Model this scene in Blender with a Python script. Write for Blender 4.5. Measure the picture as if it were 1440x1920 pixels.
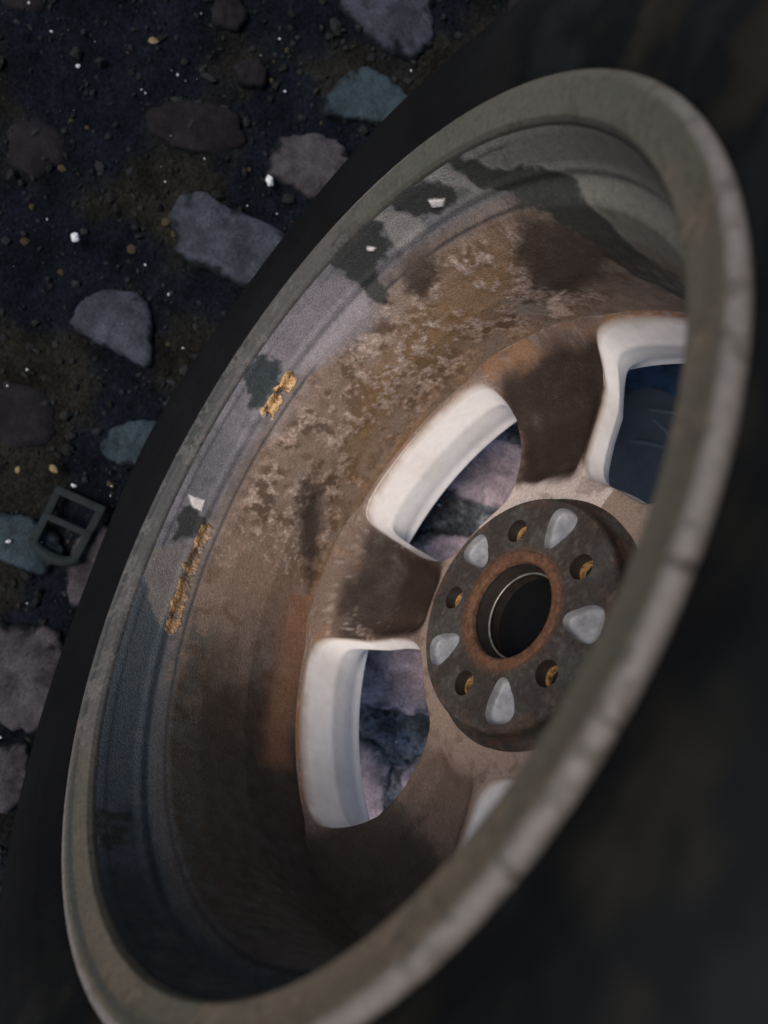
import bpy, bmesh, math, random
import numpy as np
from mathutils import Vector, Matrix
from mathutils.geometry import delaunay_2d_cdt

for o in list(bpy.data.objects):
    bpy.data.objects.remove(o)
scene = bpy.context.scene
rad = math.radians
random.seed(7)

# ------------------------------------------------------------------ camera
LEAN = math.radians(27)         # the wheel leans back, its inner side turned up towards the camera
RT = 0.318                      # outer radius of the tyre
CY, CZ = 0.310, -0.025          # the tyre shoulder that touches the ground, in wheel coordinates
G = CY * math.cos(LEAN) - CZ * math.sin(LEAN)      # height of the hub
cam_d = bpy.data.cameras.new('camera')
cam = bpy.data.objects.new('camera', cam_d)
scene.collection.objects.link(cam)
# rows: image right, image down, view direction, in wheel coordinates (x, y down, z out of the wheel back)
CR = [(0.45596, -0.47121, -0.75503), (-0.8882, -0.18699, -0.41968), (0.05657, 0.86197, -0.50379)]
def w2b(v):
    c, s = math.cos(LEAN), math.sin(LEAN)
    return Vector((v[0], v[1] * s + v[2] * c, -v[1] * c + v[2] * s))
right, down, fwd = (w2b(r).normalized() for r in CR)
m = Matrix((right, -down, -fwd)).transposed().to_4x4()
m.translation = w2b((-0.00677, -0.33171, 0.30957)) + Vector((0, 0, G))
cam.matrix_world = m
cam_d.sensor_width = 36.0
cam_d.sensor_fit = 'AUTO'
cam_d.lens = 1292.81 / 1920 * 36
cam_d.clip_start = 0.005
cam_d.clip_end = 200
cam_d.dof.use_dof = True
cam_d.dof.focus_distance = 0.47
cam_d.dof.aperture_fstop = 5.0
scene.camera = cam
scene.render.resolution_x = 768
scene.render.resolution_y = 1024

# ------------------------------------------------------------------ light
SUN_EL, SUN_AZ = 60.0, 114.0    # degrees; azimuth counter-clockwise from +X
world = bpy.data.worlds.new("World")
scene.world = world
world.use_nodes = True
wn = world.node_tree
sky = wn.nodes.new('ShaderNodeTexSky')
sky.sky_type = 'NISHITA'
sky.sun_disc = False
sky.sun_elevation = rad(SUN_EL)
sky.sun_rotation = rad(90.0 - SUN_AZ)
bg = wn.nodes['Background']
wn.links.new(sky.outputs[0], bg.inputs[0])
bg.inputs[1].default_value = 0.05
sd = bpy.data.lights.new('sun', 'SUN')
sd.energy = 2.0
sd.angle = rad(40)
sd.color = (1.0, 0.88, 0.76)
sun = bpy.data.objects.new('sun', sd)
scene.collection.objects.link(sun)
sdir = Vector((math.cos(rad(SUN_AZ)) * math.cos(rad(SUN_EL)), math.sin(rad(SUN_AZ)) * math.cos(rad(SUN_EL)), math.sin(rad(SUN_EL))))
sun.rotation_euler = sdir.to_track_quat('Z', 'Y').to_euler()
scene.view_settings.view_transform = 'Standard'
scene.view_settings.look = 'None'
scene.view_settings.exposure = 1.1
scene.view_settings.gamma = 1.0
BLOBS= [('lilac', [[62.35, 164.7], [51.42, 166.5], [42.75, 161.5], [40.71, 127.4], [41.31, 115.0], [46.58, 114.9], [56.91, 122.1], [63.65, 129.6], [65.53, 144.5], [64.54, 161.7]]), ('brownclean', [[104.57, 117.3], [96.5, 86.0], [96.5, 64.0], [96.43, 39.6], [109.14, 41.8], [117.68, 7.6], [121.93, 37.7], [115.85, 78.3], [112.05, 102.8], [109.54, 115.1]]), ('orange', [[109.98, 49.5], [108.09, 19.3], [112.44, -18.9], [119.5, 5.8], [131.65, 19.3], [149.84, 28.6], [150.81, 51.7], [131.77, 46.9], [118.93, 46.6]]), ('ochre', [[53.6, 94.6], [38.96, 101.2], [20.77, 109.4], [5.68, 113.0], [5.36, 93.5], [17.99, 66.6], [34.11, 51.2], [46.84, 53.0], [57.82, 53.3], [72.52, 40.4], [79.63, 46.5], [68.27, 76.4]]), ('lightgray', [[26.99, 175.1], [24.17, 160.5], [20.53, 148.5], [22.04, 138.5], [29.37, 133.5], [28.99, 147.4], [27.92, 162.9]]), ('lightgray', [[11.44, 174.0], [8.73, 160.3], [4.16, 143.9], [4.05, 139.6], [9.26, 144.5], [13.73, 157.2], [14.35, 169.2]]), ('dark', [[22.79, 167.4], [18.75, 171.0], [14.21, 164.9], [11.19, 151.9], [11.57, 143.5], [13.53, 143.8], [17.07, 143.5], [21.34, 150.7], [23.5, 162.6]]), ('dark', [[7.76, 172.7], [4.06, 162.6], [1.14, 150.1], [-6.13, 144.4], [-10.74, 138.3], [-16.43, 126.1], [-19.46, 113.6], [-21.62, 96.5], [-29.92, 87.9], [-16.59, 41.7], [-13.12, 65.0], [-9.36, 99.3], [-6.27, 118.9], [-0.03, 127.5], [6.81, 143.8], [7.91, 163.0]]), ('dark', [[33.73, 173.6], [28.97, 169.2], [27.96, 160.4], [29.42, 146.0], [32.37, 141.5], [36.03, 142.4], [36.9, 134.5], [37.8, 115.4], [40.71, 127.4], [41.32, 156.0], [41.66, 168.6], [38.88, 172.7]]), ('darkbrown', [[0.81, 122.7], [-7.33, 111.9], [-12.09, 90.1], [-3.81, 63.3], [8.07, 52.5], [11.96, 68.2], [8.28, 102.9]]), ('darkbrown', [[29.85, 134.5], [24.04, 130.9], [23.6, 115.3], [31.68, 103.5], [33.48, 118.9]]), ('teal', [[70.19, 169.8], [66.3, 167.0], [64.55, 154.4], [66.5, 142.0], [69.09, 140.7], [74.58, 140.2], [76.06, 149.1], [72.86, 162.3]]), ('gray', [[113.12, 170.5], [108.92, 144.0], [113.08, 137.3], [121.69, 139.4], [127.2, 141.8], [123.27, 155.3], [118.45, 165.3]]), ('dark', [[105.38, 160.8], [101.9, 157.5], [100.99, 145.3], [103.67, 136.4], [107.2, 139.8], [108.98, 155.1]]), ('chip', [[99.27, 158.4], [98.74, 144.5], [101.57, 142.9], [101.1, 151.1]]), ('gold', [[78.46, 138.8], [75.67, 142.6], [71.49, 142.4], [66.99, 140.8], [63.47, 130.0], [67.94, 129.1], [72.95, 131.9], [77.87, 128.7]]), ('gold', [[103.07, 141.8], [103.12, 131.9], [109.89, 130.3], [118.54, 130.2], [125.8, 130.7], [129.39, 131.4], [128.71, 139.1], [126.03, 141.8], [120.52, 139.5], [111.02, 140.9], [106.15, 141.5]]), ('chip', [[16.96, 154.3], [14.13, 148.8], [15.55, 145.3], [17.39, 148.6]]), ('chip', [[33.42, 156.3], [32.24, 151.3], [33.39, 150.6], [33.97, 153.7]]), ('tan', [[12.16, 52.1], [7.34, 55.3], [11.92, 39.6], [11.72, 26.4], [15.74, 31.9], [14.2, 44.0]]), ('darkbrown', [[84.24, 80.4], [86.11, 61.9], [98.74, 35.1], [108.03, 31.5], [100.78, 52.8], [91.93, 73.0]]), ('darkbrown', [[103.53, 2.6], [89.31, 4.9], [89.25, -7.5], [100.69, -23.5], [111.27, -45.5], [113.41, -23.1]])]
STONES= [[[0.207, 0.4253], [0.2402, 0.4211], [0.2469, 0.4], [0.2452, 0.3744], [0.2488, 0.3389], [0.251, 0.3119], [0.2376, 0.2893], [0.1914, 0.3029], [0.1745, 0.322], [0.1749, 0.3563], [0.1693, 0.378], [0.1835, 0.4099]], [[0.0854, 0.4614], [0.108, 0.4432], [0.1223, 0.4114], [0.1058, 0.3894], [0.055, 0.367], [0.0523, 0.3837], [0.0542, 0.4149], [0.0503, 0.4339], [0.0547, 0.4602]], [[0.3119, 0.3655], [0.3379, 0.3601], [0.3597, 0.3336], [0.3635, 0.3038], [0.3578, 0.2849], [0.3179, 0.2739], [0.2953, 0.3002], [0.2952, 0.3317], [0.2918, 0.355]], [[0.3944, 0.342], [0.4353, 0.3345], [0.4559, 0.3131], [0.4486, 0.2772], [0.4446, 0.2493], [0.4057, 0.2648], [0.3875, 0.3162], [0.3817, 0.3355]], [[0.4964, 0.3788], [0.5426, 0.3577], [0.5662, 0.2953], [0.5132, 0.2702], [0.4817, 0.278], [0.4764, 0.3043], [0.4874, 0.3486]], [[0.2893, 0.496], [0.3206, 0.4755], [0.3348, 0.4397], [0.3399, 0.4081], [0.3085, 0.3887], [0.2846, 0.4135], [0.2731, 0.4507], [0.2758, 0.4858]], [[-0.043, 0.3757], [-0.0162, 0.3718], [0.0085, 0.3486], [0.0088, 0.3245], [-0.0169, 0.3141], [-0.0424, 0.325], [-0.0502, 0.36]], [[-0.1702, 0.4501], [-0.1441, 0.4289], [-0.1322, 0.3999], [-0.137, 0.3679], [-0.1537, 0.3531], [-0.1847, 0.3604], [-0.1869, 0.3945], [-0.1939, 0.4317]], [[-0.1358, 0.3537], [-0.1057, 0.3367], [-0.1081, 0.3115], [-0.137, 0.2963], [-0.1825, 0.3023], [-0.1991, 0.3232], [-0.1681, 0.3455]], [[-0.2622, 0.4012], [-0.2413, 0.3773], [-0.2307, 0.3478], [-0.2252, 0.3213], [-0.2562, 0.2931], [-0.3035, 0.2799], [-0.3266, 0.2971], [-0.3355, 0.3274], [-0.3326, 0.3637]], [[-0.3839, 0.3364], [-0.3519, 0.3187], [-0.3359, 0.298], [-0.3666, 0.2759], [-0.4013, 0.275], [-0.417, 0.2957], [-0.414, 0.3262]], [[0.409, 0.4815], [0.4357, 0.4923], [0.4549, 0.4711], [0.4338, 0.4507], [0.414, 0.4561]], [[0.3784, 0.4437], [0.4025, 0.425], [0.3943, 0.4051], [0.3763, 0.402], [0.3663, 0.425]], [[0.1441, 0.0503], [0.1585, 0.0317], [0.1702, -0.0274], [0.1569, -0.0539], [0.1156, -0.0552], [0.0883, -0.0235], [0.0833, 0.0256], [0.0993, 0.0563], [0.126, 0.0603]], [[0.0362, 0.0367], [0.048, 0.0076], [0.0587, -0.0256], [0.0413, -0.0539], [0.0057, -0.0462], [-0.0201, 0.0047], [-0.0053, 0.0377], [0.0172, 0.0429]], [[0.196, 0.0379], [0.2146, 0.0213], [0.2212, -0.0279], [0.2061, -0.0487], [0.1875, -0.0318], [0.1757, 0.0211]], [[-0.1345, 0.0593], [-0.1025, 0.0508], [-0.0776, 0.0196], [-0.0724, -0.0221], [-0.0797, -0.0641], [-0.1245, -0.0806], [-0.1394, -0.0501], [-0.1493, -0.0172], [-0.1581, 0.0221], [-0.1664, 0.049]], [[-0.2176, 0.0288], [-0.1958, 0.0089], [-0.1861, -0.0174], [-0.1889, -0.0408], [-0.2211, -0.0529], [-0.2584, -0.064], [-0.2885, -0.0389], [-0.2929, -0.004], [-0.2576, 0.0235]], [[-0.1937, -0.0589], [-0.1716, -0.0729], [-0.1593, -0.1175], [-0.1891, -0.1455], [-0.2309, -0.135], [-0.2429, -0.0968], [-0.2207, -0.0665]]]
CHIPS= [[0.2967, 0.5728, 0.004], [0.339, 0.4821, 0.0034], [0.3056, 0.5015, 0.0028], [0.3067, 0.5063, 0.0017], [0.3788, 0.3782, 0.0028], [0.4258, 0.4089, 0.0028], [0.2335, 0.441, 0.0023], [0.147, 0.4183, 0.0028], [0.1311, 0.3837, 0.0028], [0.1413, 0.5256, 0.0023], [0.2745, 0.4175, 0.0017], [-0.0039, 0.4708, 0.0034], [-0.0275, 0.4802, 0.0023], [0.3154, 0.6128, 0.0028], [0.3302, 0.6459, 0.0028], [0.4657, 0.2731, 0.0023], [-0.1656, 0.4058, 0.0051], [-0.1408, 0.3836, 0.0045], [-0.1528, 0.3773, 0.0028], [-0.0866, 0.3755, 0.0051], [0.0674, 0.0354, 0.0034], [0.0219, 0.0275, 0.0051], [-0.1725, -0.0367, 0.0034], [0.0445, 0.076, 0.0023], [-0.07, 0.3424, 0.0017], [-0.0792, 0.3387, 0.0017], [0.0888, 0.3451, 0.0023], [0.2595, 0.3257, 0.0023], [0.0819, 0.4102, 0.0011], [0.2521, 0.3562, 0.0017], [0.4002, 0.4176, 0.0017], [-0.3414, 0.3213, 0.0034], [-0.2787, 0.2901, 0.0017], [-0.212, 0.3607, 0.0023]]

# ------------------------------------------------------------------ numpy noise
def _hash(i, j, k):
    h = (i * 374761393 + j * 668265263 + k * 2147483647 // 7 + 12345) & 0xffffffff
    h = ((h ^ (h >> 13)) * 1274126177) & 0xffffffff
    return ((h ^ (h >> 16)) & 0xffff) / 65535.0
def vnoise(p, scale, seed=0):
    q = np.asarray(p, float) * scale + seed * 17.31 + 1000
    i = np.floor(q).astype(np.int64)
    f = q - i
    f = f * f * (3 - 2 * f)
    r = 0
    for a in (0, 1):
        for b in (0, 1):
            for c in (0, 1):
                w = (f[:, 0] if a else 1 - f[:, 0]) * (f[:, 1] if b else 1 - f[:, 1]) * (f[:, 2] if c else 1 - f[:, 2])
                r = r + w * _hash(i[:, 0] + a, i[:, 1] + b, i[:, 2] + c)
    return r
def fbm(p, scale, octaves=4, seed=0, gain=0.55):
    t = 0; a = 1; s = 0
    for o in range(octaves):
        t = t + a * vnoise(p, scale * 2 ** o, seed + o * 3)
        s += a; a *= gain
    return t / s
def sstep(x, a, b):
    t = np.clip((x - a) / (b - a), 0, 1)
    return t * t * (3 - 2 * t)
def poly_sd(px, py, poly):
    """signed distance to a polygon, negative inside"""
    poly = np.array(poly, float)
    n = len(poly)
    d = np.full(len(px), 1e9)
    ins = np.zeros(len(px), bool)
    for i in range(n):
        a = poly[i]; b = poly[(i + 1) % n]
        ex, ey = b - a
        wx, wy = px - a[0], py - a[1]
        t = np.clip((wx * ex + wy * ey) / (ex * ex + ey * ey + 1e-12), 0, 1)
        d = np.minimum(d, np.hypot(wx - ex * t, wy - ey * t))
        c = ((a[1] > py) != (b[1] > py))
        with np.errstate(divide='ignore', invalid='ignore'):
            xi = (b[0] - a[0]) * (py - a[1]) / (b[1] - a[1] + 1e-15) + a[0]
        ins ^= c & (px < xi)
    return np.where(ins, -d, d)

# ------------------------------------------------------------------ materials
def mat(name, color=(0.5, 0.5, 0.5), rough=0.6, metal=0.0, noise=None, bump=None, attr=None, spec=0.5, coat=0.0, sheen=0.0, rvar=None):
    """noise: (scale, detail, dark, light) multiplies the colour; bump: list of (scale, distance, detail)"""
    mt = bpy.data.materials.new(name)
    mt.use_nodes = True
    nt = mt.node_tree
    N, L = nt.nodes, nt.links
    bs = N['Principled BSDF']
    bs.inputs['Roughness'].default_value = rough
    bs.inputs['Metallic'].default_value = metal
    bs.inputs['Specular IOR Level'].default_value = spec
    bs.inputs['Coat Weight'].default_value = coat
    bs.inputs['Sheen Weight'].default_value = sheen
    tc = N.new('ShaderNodeTexCoord')
    if attr:
        a = N.new('ShaderNodeAttribute'); a.attribute_name = attr
        col = a.outputs['Color']
    else:
        r = N.new('ShaderNodeRGB'); r.outputs[0].default_value = (*color, 1)
        col = r.outputs[0]
    for nz in (noise or []):
        t = N.new('ShaderNodeTexNoise')
        t.inputs['Scale'].default_value = nz[0]; t.inputs['Detail'].default_value = nz[1]
        t.inputs['Roughness'].default_value = 0.65
        L.new(tc.outputs['Object'], t.inputs['Vector'])
        rp = N.new('ShaderNodeMapRange')
        rp.inputs['From Min'].default_value = 0.3; rp.inputs['From Max'].default_value = 0.7
        rp.inputs['To Min'].default_value = nz[2]; rp.inputs['To Max'].default_value = nz[3]
        L.new(t.outputs['Fac'], rp.inputs['Value'])
        mx = N.new('ShaderNodeVectorMath'); mx.operation = 'SCALE'
        L.new(col, mx.inputs[0]); L.new(rp.outputs[0], mx.inputs['Scale'])
        col = mx.outputs[0]
    L.new(col, bs.inputs['Base Color'])
    if rvar:
        t = N.new('ShaderNodeTexNoise'); t.inputs['Scale'].default_value = rvar[0]; t.inputs['Detail'].default_value = 5
        L.new(tc.outputs['Object'], t.inputs['Vector'])
        rp = N.new('ShaderNodeMapRange')
        rp.inputs['From Min'].default_value = 0.3; rp.inputs['From Max'].default_value = 0.7
        rp.inputs['To Min'].default_value = rvar[1]; rp.inputs['To Max'].default_value = rvar[2]
        L.new(t.outputs['Fac'], rp.inputs['Value']); L.new(rp.outputs[0], bs.inputs['Roughness'])
    prev = None
    for b in (bump or []):
        t = N.new('ShaderNodeTexNoise')
        t.inputs['Scale'].default_value = b[0]; t.inputs['Detail'].default_value = b[2]
        L.new(tc.outputs['Object'], t.inputs['Vector'])
        bp = N.new('ShaderNodeBump'); bp.inputs['Distance'].default_value = b[1]
        L.new(t.outputs['Fac'], bp.inputs['Height'])
        if prev: L.new(prev, bp.inputs['Normal'])
        prev = bp.outputs[0]
    if prev: L.new(prev, bs.inputs['Normal'])
    return mt

M = dict(
    barrel=mat('dirty_rim_paint', attr='paint', spec=0.18, rough=0.55, noise=[(700, 6, 0.62, 1.32)], bump=[(900, 0.0006, 6)], rvar=(120, 0.35, 0.75)),
    spoke=mat('grimy_spoke_back', attr='paint', spec=0.18, rough=0.6, noise=[(600, 6, 0.7, 1.25)], bump=[(700, 0.0005, 6)], rvar=(90, 0.4, 0.8)),
    white=mat('silver_white_lacquer', (0.66, 0.65, 0.66), rough=0.36, metal=0.0, noise=[(60, 3, 0.95, 1.03)], coat=0.3),
    wall=mat('silver_lacquer_with_dust_and_painted_shade', attr='paint', rough=0.36, noise=[(160, 4, 0.93, 1.04)], bump=[(300, 0.0001, 3)], coat=0.25),
    hub=mat('corroded_hub_pad', attr='paint', spec=0.18, rough=0.62, noise=[(500, 5, 0.65, 1.35)], bump=[(650, 0.0005, 5)]),
    tear=mat('clean_cast_pocket', (0.20, 0.205, 0.225), rough=0.5, noise=[(90, 4, 0.6, 1.25), (400, 4, 0.85, 1.1)]),
    rust=mat('orange_rust', (0.085, 0.042, 0.025), rough=0.8, spec=0.2, noise=[(260, 6, 0.45, 1.5)], bump=[(600, 0.0006, 6)]),
    dark=mat('dark_bore_metal', (0.012, 0.009, 0.008), rough=0.6, noise=[(200, 5, 0.6, 1.5)]),
    cap=mat('black_cap_plastic', (0.0035, 0.004, 0.005), rough=0.9, spec=0.05),
    wire=mat('dull_steel_ring', (0.22, 0.21, 0.19), rough=0.45, metal=0.7, noise=[(150, 4, 0.5, 1.3)]),
    brass=mat('bolt_seat_metal', (0.34, 0.20, 0.085), rough=0.32, metal=0.6, noise=[(330, 4, 0.0, 2.2)]),
    tyre=mat('black_tyre_rubber', attr='paint', rough=0.75, noise=[(14, 4, 0.75, 1.6), (500, 3, 0.85, 1.15)], bump=[(1200, 0.0003, 3)], spec=0.08),
    lip=mat('scuffed_rim_flange', attr='paint', spec=0.18, rough=0.55, noise=[(350, 5, 0.8, 1.15)], bump=[(500, 0.0003, 4)]),
    gold=mat('yellow_glue_residue', attr='paint', rough=0.38, noise=[(180, 5, 0.5, 1.35)], bump=[(500, 0.0012, 5)], coat=0.15),
    chip=mat('white_stone_chip', (0.45, 0.49, 0.52), rough=0.5, noise=[(200, 3, 0.8, 1.1)]),
    dirt=mat('dirt_with_painted_shade', (0.5, 0.5, 0.5), attr='paint', rough=0.95, noise=[(18, 5, 0.5, 1.7), (260, 5, 0.4, 1.9)], bump=[(60, 0.006, 6), (400, 0.002, 6)], spec=0.02),  # dark dirt; shade and light on the ground are put into its colour
    grit=mat('dark_grit', attr='paint', rough=0.85, spec=0.15),
    denim=mat('blue_denim', (0.012, 0.038, 0.080), rough=0.9, noise=[(45, 4, 0.3, 1.7), (900, 3, 0.6, 1.4)], bump=[(1200, 0.0006, 3)], sheen=0.05),
    shoe=mat('slate_blue_shoe_fabric', (0.040, 0.048, 0.060), rough=0.7, noise=[(60, 4, 0.75, 1.25)], bump=[(900, 0.0005, 3)]),
    sole=mat('dark_shoe_sole', (0.02, 0.02, 0.022), rough=0.8),
    lace=mat('grey_shoe_lace', (0.075, 0.09, 0.11), rough=0.8),
    buckle=mat('grey_green_plastic', (0.006, 0.010, 0.012), rough=0.7, spec=0.12, noise=[(80, 4, 0.7, 1.3)], bump=[(300, 0.0004, 4)]),
    leaf=mat('dry_yellow_leaf', (0.11, 0.08, 0.03), rough=0.7, noise=[(300, 4, 0.6, 1.3)]),
)
stone_cols = [(0.030, 0.035, 0.048), (0.038, 0.035, 0.042), (0.020, 0.032, 0.041), (0.40, 0.32, 0.355), (0.0085, 0.0075, 0.0095), (0.15, 0.15, 0.18)]  # left setts darkened for shade, pink and grey ones raised for light
SM = [mat('porphyry_sett_%s' % n, attr='paint', rough=0.8, noise=[(35, 5, 0.6, 1.3), (420, 5, 0.55, 1.45)], bump=[(120, 0.0012, 6), (600, 0.0005, 5)], spec=0.08)
      for n, c in zip(('slate', 'mauve', 'teal', 'pink', 'umber', 'grey'), stone_cols)]

# ------------------------------------------------------------------ object helpers
def link(name, me, parent=None, label=None, cat=None, group=None, kind=None):
    o = bpy.data.objects.new(name, me)
    scene.collection.objects.link(o)
    if parent: o.parent = parent
    for k, v in (('label', label), ('category', cat), ('group', group), ('kind', kind)):
        if v: o[k] = v
    return o
def pymesh(name, verts, faces, mats, parent=None, smooth=True, midx=None, paint=None, **kw):
    me = bpy.data.meshes.new(name)
    me.from_pydata(np.asarray(verts).tolist(), [], faces if isinstance(faces, list) else faces.tolist())
    for mm in (mats if isinstance(mats, (list, tuple)) else [mats]): me.materials.append(mm)
    if smooth: me.polygons.foreach_set('use_smooth', [True] * len(me.polygons))
    if midx is not None: me.polygons.foreach_set('material_index', midx)
    if paint is not None:
        a = me.attributes.new('paint', 'FLOAT_COLOR', 'POINT')
        a.data.foreach_set('color', np.c_[np.clip(paint, 0, 1), np.ones(len(paint))].astype(np.float32).ravel())
    me.update()
    return link(name, me, parent, **kw)
def bmobj(name, bm, mats, parent=None, smooth=True, **kw):
    me = bpy.data.meshes.new(name)
    bm.normal_update()
    bm.to_mesh(me); bm.free()
    for mm in (mats if isinstance(mats, (list, tuple)) else [mats]): me.materials.append(mm)
    if smooth: me.polygons.foreach_set('use_smooth', [True] * len(me.polygons))
    return link(name, me, parent, **kw)

WY = 0.0635                      # middle of the tyre's width
wheel = link('car_wheel', None, label='dirty alloy car wheel with black tyre standing on the cobbles, back side to the viewer', cat='wheel')
wheel.location = (0, CY * math.sin(LEAN) + CZ * math.cos(LEAN), 0)
wheel.rotation_euler = (LEAN, 0, 0)
PHI0 = 28.638                    # first bolt hole, degrees
def pol(r, th, z):
    """polar wheel coordinates (radians, z out of the back) to coordinates under the wheel empty"""
    r, th, z = np.broadcast_arrays(np.asarray(r, float), np.asarray(th, float), np.asarray(z, float))
    return np.c_[(r * np.cos(th)).ravel(), z.ravel() - CZ, (CY - r * np.sin(th)).ravel()]
def grid_faces(nu, nv, closed_u=True, flip=False):
    """u = around (rows), v = along the profile"""
    U = np.arange(nu if closed_u else nu - 1)[:, None]; V = np.arange(nv - 1)[None, :]
    a = U * nv + V; b = ((U + 1) % nu) * nv + V
    f = np.stack([a, a + 1, b + 1, b], -1).reshape(-1, 4)
    return f[:, ::-1] if flip else f
def resample(prof, n):
    prof = np.array(prof, float)
    d = np.r_[0, np.cumsum(np.hypot(*np.diff(prof, axis=0).T))]
    t = np.linspace(0, d[-1], n)
    return np.c_[np.interp(t, d, prof[:, 0]), np.interp(t, d, prof[:, 1])]
def smooth_prof(p, it=2):
    p = p.copy()
    for _ in range(it):
        p[1:-1] = 0.25 * p[:-2] + 0.5 * p[1:-1] + 0.25 * p[2:]
    return p
def lathe(name, prof, m, nu=180, parent=wheel, flip=False, paint=None, closed=False, **kw):
    prof = np.array(prof, float)
    if closed: prof = np.vstack([prof, prof[:1]])
    th = np.linspace(0, 2 * np.pi, nu, endpoint=False)
    v = pol(np.tile(prof[:, 0], nu), np.repeat(th, len(prof)), np.tile(prof[:, 1], nu))
    return pymesh(name, v, grid_faces(nu, len(prof), True, flip), m, parent, paint=paint, **kw)

# ------------------------------------------------------------------ rim barrel (inside), painted and with real crust relief
BP = [(.2335, -.050), (.2320, -.0515), (.2160, -.046), (.2095, -.040), (.2070, -.034), (.2065, .0), (.2060, .02), (.2035, .045), (.199, .070), (.1985, .088), (.199, .105), (.2005, .116), (.2018, .1245), (.2030, .1265), (.2098, .1330), (.2112, .1350), (.2106, .1400), (.2118, .1440), (.2130, .163), (.2134, .1660)]
nb, nt_ = 1200, 240
pr = smooth_prof(resample(BP, nb // 5), 1)
NV = len(pr)
th = np.linspace(0, 2 * np.pi, nb, endpoint=False)
TH = np.repeat(th, NV); R_ = np.tile(pr[:, 0], nb); Z_ = np.tile(pr[:, 1], nb)
P0 = pol(R_, TH, Z_)
deg = np.degrees(TH); deg = np.where(deg > 250, deg - 360, deg)
zz = Z_ * 1000
n_big = fbm(P0, 22, 4, 1); n_mid = fbm(P0, 90, 4, 2); n_fine = fbm(P0, 330, 3, 3); n_w = fbm(P0, 55, 4, 5); n_c = fbm(P0, 170, 4, 7); n_d = fbm(P0, 520, 2, 8)
def mix(c, col, w):
    return c * (1 - w[:, None]) + np.array(col)[None, :] * w[:, None]
c = np.zeros((len(P0), 3)) + np.array([.185, .138, .110])
c = mix(c, (.23, .19, .17), sstep(n_big, .45, .62) * .8)
c = mix(c, (.11, .065, .04), sstep(n_mid, .52, .68) * .55)
# ochre road dust near the spokes, at the bottom of the wheel
w = sstep(zz, 75, 35) * sstep(np.abs(deg - 75), 95, 45) * sstep(n_w, .38, .55)
c = mix(c, (.24, .13, .055), w * .6)
# left-hand part of the barrel darkened, its shade painted into the colour
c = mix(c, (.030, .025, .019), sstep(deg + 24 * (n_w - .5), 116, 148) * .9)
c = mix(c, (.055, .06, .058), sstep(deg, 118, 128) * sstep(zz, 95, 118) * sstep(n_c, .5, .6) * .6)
c = mix(c, (.10, .085, .06), sstep(deg, 0, -40) * .6 * sstep(zz, 130, 110))
# crumbly pale crust
band = sstep(zz, 15, 45) * sstep(zz, 128, 112)
crust_m = band * sstep(np.abs(deg - 55), 72, 35) * sstep(n_w + .25 * (n_big - .5), .36, .50)
crumb = sstep(n_c * .55 + n_d * .25 + n_mid * .2, .46, .56)
c = mix(c, (.075, .050, .038), crust_m * sstep(n_c, .55, .40) * .8)
c = mix(c, (.33, .245, .205), crust_m * crumb * (.35 + .6 * n_d))
c = mix(c, (.40, .34, .30), crust_m * sstep(n_d * .5 + n_c * .5, .60, .66) * .8)
# bead seat: slate grey paint, teal lower left, darker farther round
seat = sstep(zz, 129, 136)
cs = np.zeros_like(c) + np.array([.125, .122, .138])
cs = mix(cs, (.170, .162, .185), sstep(n_big, .42, .6) * sstep(np.abs(deg - 85), 45, 15))
cs = mix(cs, (.045, .062, .073), sstep(deg + 30 * (n_w - .5), 112, 124) * .85)
cs = mix(cs, (.018, .027, .028), sstep(deg + 50 * (n_w - .5), 158, 185) * .7)
cs = mix(cs, (.145, .150, .138), sstep(deg, 22, 0) * .9)
cs = mix(cs, (.08, .085, .085), sstep(n_mid, .55, .7) * .5)
c = c * (1 - seat[:, None]) + cs * seat[:, None]
w = sstep(zz, 122, 128) * sstep(zz, 138, 131) * (.55 + .45 * n_mid)
c = mix(c, (.035, .035, .042), w * .75)
c = mix(c, (.014, .014, .016), np.exp(-((zz - 127.2 - 1.2 * (n_mid - .5)) / .9) ** 2) * .8)
c = mix(c, (.020, .022, .024), np.exp(-((zz - 160.5) / 1.1) ** 2) * .55)
                        # dark line and darker slope at the step below the bead seat
# top right: smooth grey-green film
w = sstep(deg + 14 * (n_w - .5), -2, -12) * sstep(zz, 90, 112)
c = mix(c, (.155, .155, .135), w * .85)
# stains with a shape of their own
PC = dict(lilac=(.185, .170, .190), brownclean=(.21, .145, .11), orange=(.25, .125, .075), ochre=(.22, .13, .06), lightgray=(.20, .195, .19), dark=(.022, .026, .024),
          darkbrown=(.045, .032, .026), teal=(.02, .032, .036), gray=(.155, .142, .135), chip=(.62, .6, .6), gold=(.45, .25, .07), tan=(.42, .31, .25))
SOFT = dict(lilac=7, brownclean=9, orange=10, ochre=16, darkbrown=8)
STR = dict(ochre=.55, brownclean=.8, orange=.75, lilac=.8)
hgt = (n_fine - .5) * .0009 * crumb * crust_m + crust_m * .0004 + (n_mid - .5) * .0003
mmdeg = 3.6                                                     # mm per degree along the barrel
BLOBS = BLOBS + [('dark', [[166.8, 166], [166.9, 146], [168.4, 146], [168.6, 166]]), ('dark', [[170.2, 166], [170.0, 148], [170.9, 148], [171.1, 166]]), ('dark', [[172.3, 166], [172.0, 148], [173.6, 148], [174.4, 166]])]
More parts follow.
